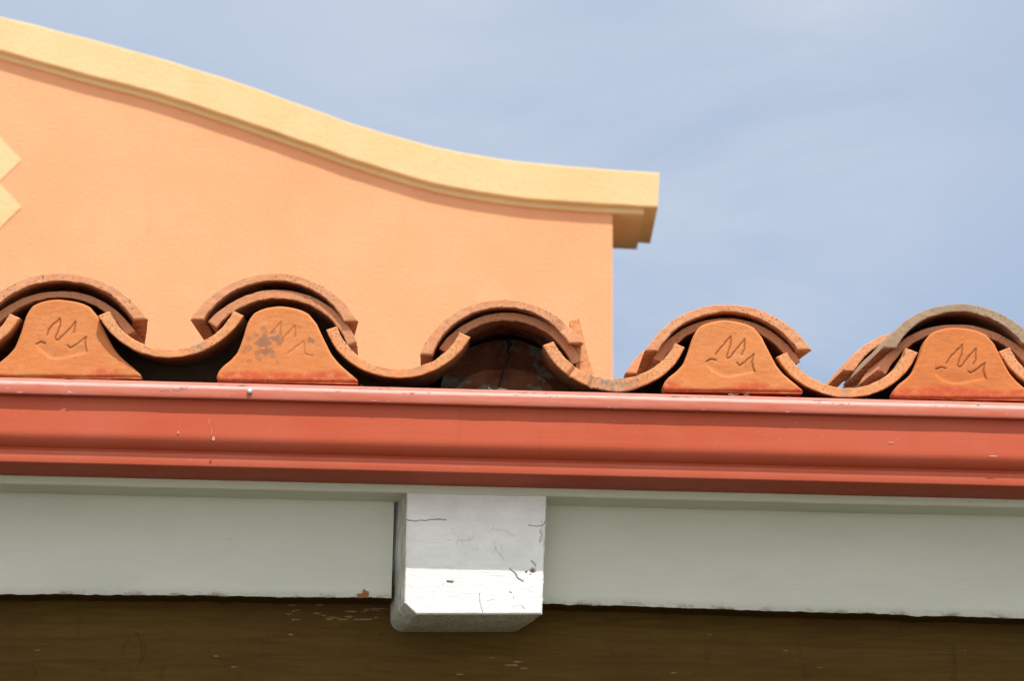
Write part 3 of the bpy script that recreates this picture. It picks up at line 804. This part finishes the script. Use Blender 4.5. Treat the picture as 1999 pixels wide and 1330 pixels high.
# cement filler added under the closed arches to block gaps, darkened like deep shade
circ = []
for p3, th, lb, ex in pans:
    q = [P(x, y, PY) for x, y in p3]; circ.append(circle3(*[(a[0], a[2]) for a in q]))
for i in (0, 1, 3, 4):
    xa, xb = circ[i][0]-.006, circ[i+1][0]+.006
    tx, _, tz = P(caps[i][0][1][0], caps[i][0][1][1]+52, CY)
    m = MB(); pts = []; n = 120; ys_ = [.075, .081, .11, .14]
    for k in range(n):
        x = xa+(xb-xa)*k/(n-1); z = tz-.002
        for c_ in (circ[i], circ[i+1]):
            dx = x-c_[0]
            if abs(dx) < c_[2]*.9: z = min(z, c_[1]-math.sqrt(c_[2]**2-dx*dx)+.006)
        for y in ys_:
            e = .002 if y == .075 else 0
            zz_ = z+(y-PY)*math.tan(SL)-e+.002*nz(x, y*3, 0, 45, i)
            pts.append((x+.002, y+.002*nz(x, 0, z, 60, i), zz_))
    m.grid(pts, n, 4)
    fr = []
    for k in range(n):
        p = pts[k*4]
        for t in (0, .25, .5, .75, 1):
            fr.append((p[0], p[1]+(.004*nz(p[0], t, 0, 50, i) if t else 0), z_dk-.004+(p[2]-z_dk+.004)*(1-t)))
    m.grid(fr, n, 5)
    m.build('cement_gap_filler', M['cement'], house)

# broken shard standing behind the third arch
m = MB()
sh = [(1112,628),(1118,624),(1124,626),(1131,621),(1137,648),(1144,680),(1152,708),(1160,730),(1150,742),(1128,742),(1122,700),(1117,652)]
n = len(sh); ysh = .004
f_ = [P(x, y, ysh) for x, y in sh]; f_ = [(p[0], ysh+.0012*nz(p[0], 0, p[2], 60, k), p[2]) for k, p in enumerate(f_)]
b_ = [(p[0]+.002, p[1]+.05, p[2]+.010) for p in f_]
cf = tuple(np.mean(np.array(f_), 0)-np.array([0, .0012, 0]))
m.add(f_+b_, [(k, (k+1) % n, n+(k+1) % n, n+k) for k in range(n)]+[tuple(range(n, 2*n))], 0, {'edge': [.6]*2*n}, smooth=False)
m.add(f_+[cf], [(k, (k+1) % n, n) for k in range(n)], 0, {'edge': [.5]*n+[0]}, smooth=False)
tag(m.build('tile_shard', M['clay_pan'], None, P(1140, 742, ysh)), 'broken upright shard of orange tile wedged beside the open hollow', 'tile shard')

# clay plugs
oy = [765, 757, 745, 735, 725, 711, 695, 679, 665, 654, 645, 636, 630, 626, 623.8, 623]
oL = [1297, 1293, 1298, 1307, 1320, 1333, 1340, 1346, 1350, 1354, 1359, 1366, 1377, 1390, 1404, 1415]
oR = [1566, 1568, 1553, 1540, 1529, 1517, 1508, 1500, 1493, 1488, 1480, 1472, 1459, 1445, 1430, 1417]
def plug(cx, cy, by, sx, Y, mat, label, strokes, dent=None, spots=(), red=.3, seed=0, depth=.9, sl=.018):
    hh = (by-cy)/(765-623.0)
    t = np.linspace(0, 1, 150); yy = 765-(765-623)*np.sin(t*math.pi/2)**1.0
    yy = 765-(765-623)*(1-(1-t)**1.6)
    o_y = np.array(oy)[::-1]
    lx = np.interp(yy, o_y, np.array(oL)[::-1]); rx = np.interp(yy, o_y, np.array(oR)[::-1])
    # soften the sampled outline
    for _ in range(4):
        lx[1:-1] = (lx[:-2]+2*lx[1:-1]+lx[2:])/4; rx[1:-1] = (rx[:-2]+2*rx[1:-1]+rx[2:])/4
    nv = 220; W = []; ed = []; hv = []
    for k, y in enumerate(yy):
        for i in range(nv):
            s = .5-.5*math.cos(math.pi*i/(nv-1)); s = .5*s+.5*i/(nv-1)
            x = lx[k]+(rx[k]-lx[k])*s
            X = cx+(x-1416)*sx; Yp = cy+(y-623)*hh+sl*(x-1416)*sx+.8*nz(x*.03, 0, y*.03, 1, seed)
            W.append(P(X, Yp, Y)); ed.append((X, Yp)); hv.append((765-y)/(765-623))
    W = np.array(W); hv = np.array(hv)
    # distance to the outline
    loop = [tuple(W[k*nv][[0, 2]]) for k in range(0, 150, 3)]+[tuple(W[149*nv][[0, 2]])]+[tuple(W[k*nv+nv-1][[0, 2]]) for k in range(149, -1, -3)]
    loop += [loop[0]]
    d = seg_dist(W[:, 0], W[:, 2], loop)
    rr = .0042
    rim = np.clip(1-d/rr, 0, 1)
    W[:, 1] += rr*(1-np.sqrt(np.clip(1-rim**2, 0, 1)))
    gr = np.zeros(len(W)); sp_ = np.zeros(len(W))
    wob = np.array([nz(p[0], 0, p[2], 160, seed) for p in W])*.0006
    for s_, a in strokes:
        q = [tuple(P(x, y, Y)[[0, 2]]) for x, y in s_]
        dd = seg_dist(W[:, 0]+wob, W[:, 2]-wob, q); gr = np.maximum(gr, a*np.exp(-(dd/.00105)**2))
    if dent:
        q = [tuple(P(x, y, Y)[[0, 2]]) for x, y in catmull(dent, 5)]
        dd = seg_dist(W[:, 0], W[:, 2], q)
        zc_ = np.interp(W[:, 0], [a for a, b in q], [b for a, b in q])
        inside = (W[:, 0] > q[0][0]) & (W[:, 0] < q[-1][0])
        W[:, 1] += np.where(inside, .0011*np.exp(-(np.clip(W[:, 2]-zc_, -1, 1)/.010)**2)*(W[:, 2] > zc_)+.0011*np.exp(-(dd/.0022)**2)*(W[:, 2] <= zc_), 0)
    for (x, y, r_, a) in spots:
        c = P(x, y, Y); n_ = np.array([nz(p[0], 0, p[2], 190, seed+3) for p in W])
        dd = np.hypot(W[:, 0]-c[0], W[:, 2]-c[2])/(r_*M1)
        sp_ = np.maximum(sp_, a*np.clip((1.15-dd+n_*.9)*2.2, 0, 1)*.8)
    lump = np.array([nz(p[0], 0, p[2], 26, seed+5)*.0008+nz(p[0], 0, p[2]*2.5, 80, seed+6)*.00016 for p in W])
    W[:, 1] += gr*.0013*depth+lump
    rd = np.clip((red-hv*1.6+np.array([nz(p[0], 0, p[2], 22, seed+8) for p in W])*.28)*9, 0, 1)
    m = MB(); m.grid([tuple(p) for p in W], 150, nv, 0, {'groove': gr, 'spot': sp_, 'red': rd})
    # returns
    idx = [k*nv for k in range(149, -1, -1)]+list(range(0, nv))+[k*nv+nv-1 for k in range(0, 150)]
    vs = []; A = []
    for i in idx:
        p = W[i]
        for k in range(4): vs.append((p[0], p[1]+.006*k, p[2]+.001*k)); A.append(rd[i])
    m.grid(vs, len(idx), 4, 0, {'red': A, 'groove': [0]*len(vs), 'edge': [.3]*len(vs)})
    back = [tuple(W[k*nv]+np.array([0, .019, .003])) for k in range(0, 150, 5)]+[tuple(W[k*nv+nv-1]+np.array([0, .019, .003])) for k in range(149, -1, -5)]
    m.add(back, [tuple(range(len(back)))], 0, {}, smooth=False)
    o = m.build('clay_plug', M[mat], None, P(cx, by, Y))
    tag(o, label, 'clay plug', G_PLUG); return o
def z1(p): return [(a/4.0, 500+b/4.0) for a, b in p]
def z2(p): return [(350+a/4.0, 500+b/4.0) for a, b in p]
def z4(p): return [(1180+a/4.443, 560+b/4.443) for a, b in p]
def z5(p): return [(1580+a/4.77, 560+b/4.77) for a, b in p]
plug(116, 583, 738, 1.06, -.009, 'clay_plug', 'clean orange bell shaped clay plug at the left edge, half under a trough tile shadow',
     [(z1([(370,620),(378,580),(420,530),(465,488),(470,540),(450,590),(433,640),(440,658),(458,655),(520,590),(590,515),(586,550),(575,600)]), 1.0),
      (z1([(530,700),(545,720),(600,690),(670,633),(664,690),(677,747)]), .95), (z1([(278,687),(318,670),(350,682)]), 1.0)],
     dent=z1([(285,690),(360,755),(430,790),(560,770),(668,742)]), red=.10, seed=1, sl=.012)
plug(546, 597, 747, 1.01, -.034, 'clay_plug', 'orange bell shaped clay plug blotched with dark grey spots',
     [(z2([(710,610),(795,518),(790,600),(800,652),(903,545),(905,630)]), .55), (z2([(845,760),(880,735),(970,665),(980,768),(1040,778)]), .5)],
     spots=[(515,668,17,1),(541,660,12,1),(607,665,6,.9),(520,684,12,.9),(503,689,8,.7),(542,707,6,.6),(486,704,6,.5),(485,660,5,.5),(483,681,9,.55),(535,648,7,.6),(513,645,8,.5),(470,708,4,.4),(505,700,5,.6),(585,640,4,.4),(560,690,4,.3),(530,695,8,.5),(498,655,5,.5),(575,655,3,.4),(445,702,4,.4)],
     red=.27, seed=2)
plug(1416, 624, 766, 1.0, -.034, 'clay_plug', 'orange bell shaped clay plug with crisp zigzag marks under the arch against the sky',
     [(z4([(965,590),(1000,540),(1095,430),(1096,500),(1075,560),(1060,605),(1068,624),(1090,612),(1215,458),(1215,540),(1193,590)]), 1.0),
      (z4([(1150,660),(1168,687),(1220,650),(1297,588),(1280,650),(1290,700),(1303,737)]), 1.0), (z4([(880,648),(930,628),(968,640)]), 1.0)],
     dent=z4([(890,670),(960,730),(1070,770),(1180,748),(1300,728)]), red=.24, seed=3)
plug(1868, 638, 780, 1.03, -.036, 'clay_plug_red', 'reddish bell shaped clay plug under the weathered grey brown arch',
     [(z5([(1275,710),(1330,640),(1425,540),(1420,620),(1380,735),(1392,750),(1420,735),(1550,575),(1550,680),(1525,722)]), 1.0),
      (z5([(1480,790),(1502,807),(1560,770),(1640,713),(1620,770),(1628,815),(1647,862)]), 1.0), (z5([(1180,768),(1225,750),(1272,765)]), 1.0)],
     dent=z5([(1170,800),(1250,860),(1370,890),(1500,870),(1640,840)]), red=.33, seed=4)

# infill faces added in the hollow to catch light, clay darkened for shade
def arch_infill(xc, yc, hw, yb, Y, th, name, label, patch):
    m = MB(); n = 60; vs = []; fc = []
    for k in range(n):
        a = -math.pi/2+math.pi*k/(n-1)
        x = xc+hw*math.sin(a); y = yc+(yb-yc)*(1-math.cos(a)**.8)+1.2*nz(k*.2, 0, 0, 1, Y*50)
        p = P(x, y, Y); b_ = P(x, yb, Y)
        vs += [(p[0], Y+.06, p[2]-.002), (p[0], Y+.006, p[2]), (p[0], Y, p[2]-.0025)]
        for j in range(7): fc.append((p[0], Y+.003*nz(p[0], 0, p[2]-j*.01, 40, 2), p[2]-.0025+(z_dk+.0-p[2])*j/6))
    m.grid(vs, n, 3); m.grid(fc, n, 7)
    for q in patch: flake(m, q[0], q[1], Y-.003, q[2], q[3], 1, q[0], .002)
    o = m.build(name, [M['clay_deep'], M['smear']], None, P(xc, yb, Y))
    tag(o, label, 'tile end', 'added infill faces deep in the open hollow')
arch_infill(985, 660, 128, 790, .125, .01, 'infill_face', 'rearmost darkened clay infill face added to catch light, its curved top just under the hollow roof', [])
arch_infill(984, 716, 105, 800, .085, .01, 'infill_face', 'lower darkened clay infill face added to catch light with grey smears at the foot of the open hollow', [])

# clot of old mortar and root hanging in the open hollow
m = MB()
rp = [(1000,655),(991,664),(997,672),(990,684),(996,693),(991,702),(985,716),(981,730),(974,756)]
c = [P(x, y, .112-.0065*k) for k, (x, y) in enumerate(rp)]; vs = []
for k, p in enumerate(c):
    r_ = .0016 if k not in (1, 2) else .0028
    for j in range(7): a = 2*math.pi*j/7; vs.append((p[0]+r_*(1+.5*nz(k, j, 0, 1.3))*math.cos(a), p[1]+r_*math.sin(a), p[2]+.0006*nz(k, j, 1, 2)))
m.grid(vs, len(c), 7, 0, closed=True)
c2 = [P(x, y, .03+.005*k) for k, (x, y) in enumerate([(992,664),(999,668),(993,676),(988,672)])]
tag(m.build('root', M['felt'], None, c[-1]), 'dry dark root strand dangling inside the open tile hollow', 'root')

# grit and crumbs lying along the edge of the gutter
m = MB(); rs = random.Random(5)
for i in range(330):
    px = rs.uniform(-40, 2040); Yg = rs.uniform(-.030, -.018)
    if 0.35 > noise.noise(Vector((px*.012, 3, 0)))+.6*rs.random(): continue
    p = P(px, 745.5+(px)*.0262+rs.uniform(-1.5, 1.5), Yg)
    m.lump((p[0], p[1], z_dk-.006+rs.uniform(0, .006)), rs.uniform(.0006, .0017), rs.choice((0, 0, 1)), (rs.uniform(.8, 2.2), 1, .8), i)
for (px, py, n_, mi) in ((945, 764, 16, 0), (968, 762, 12, 1), (1905, 789, 10, 0), (1914, 793, 7, 2), (1440, 772, 8, 1), (765, 760, 4, 0)):
    for k in range(n_):
        p = P(px+rs.gauss(0, 11 if mi < 2 else 4), py+rs.gauss(0, 1.6), -.060 if mi < 2 else -.069)
        m.lump(tuple(p), rs.uniform(.001, .0022), mi, (rs.uniform(1, 2.5), .8, .7), k+px)
tag(m.build('crumbs', [M['felt'], M['grit'], M['plaster']], None), 'grit and tile crumbs scattered along the top of the gutter', 'debris', kind='stuff')
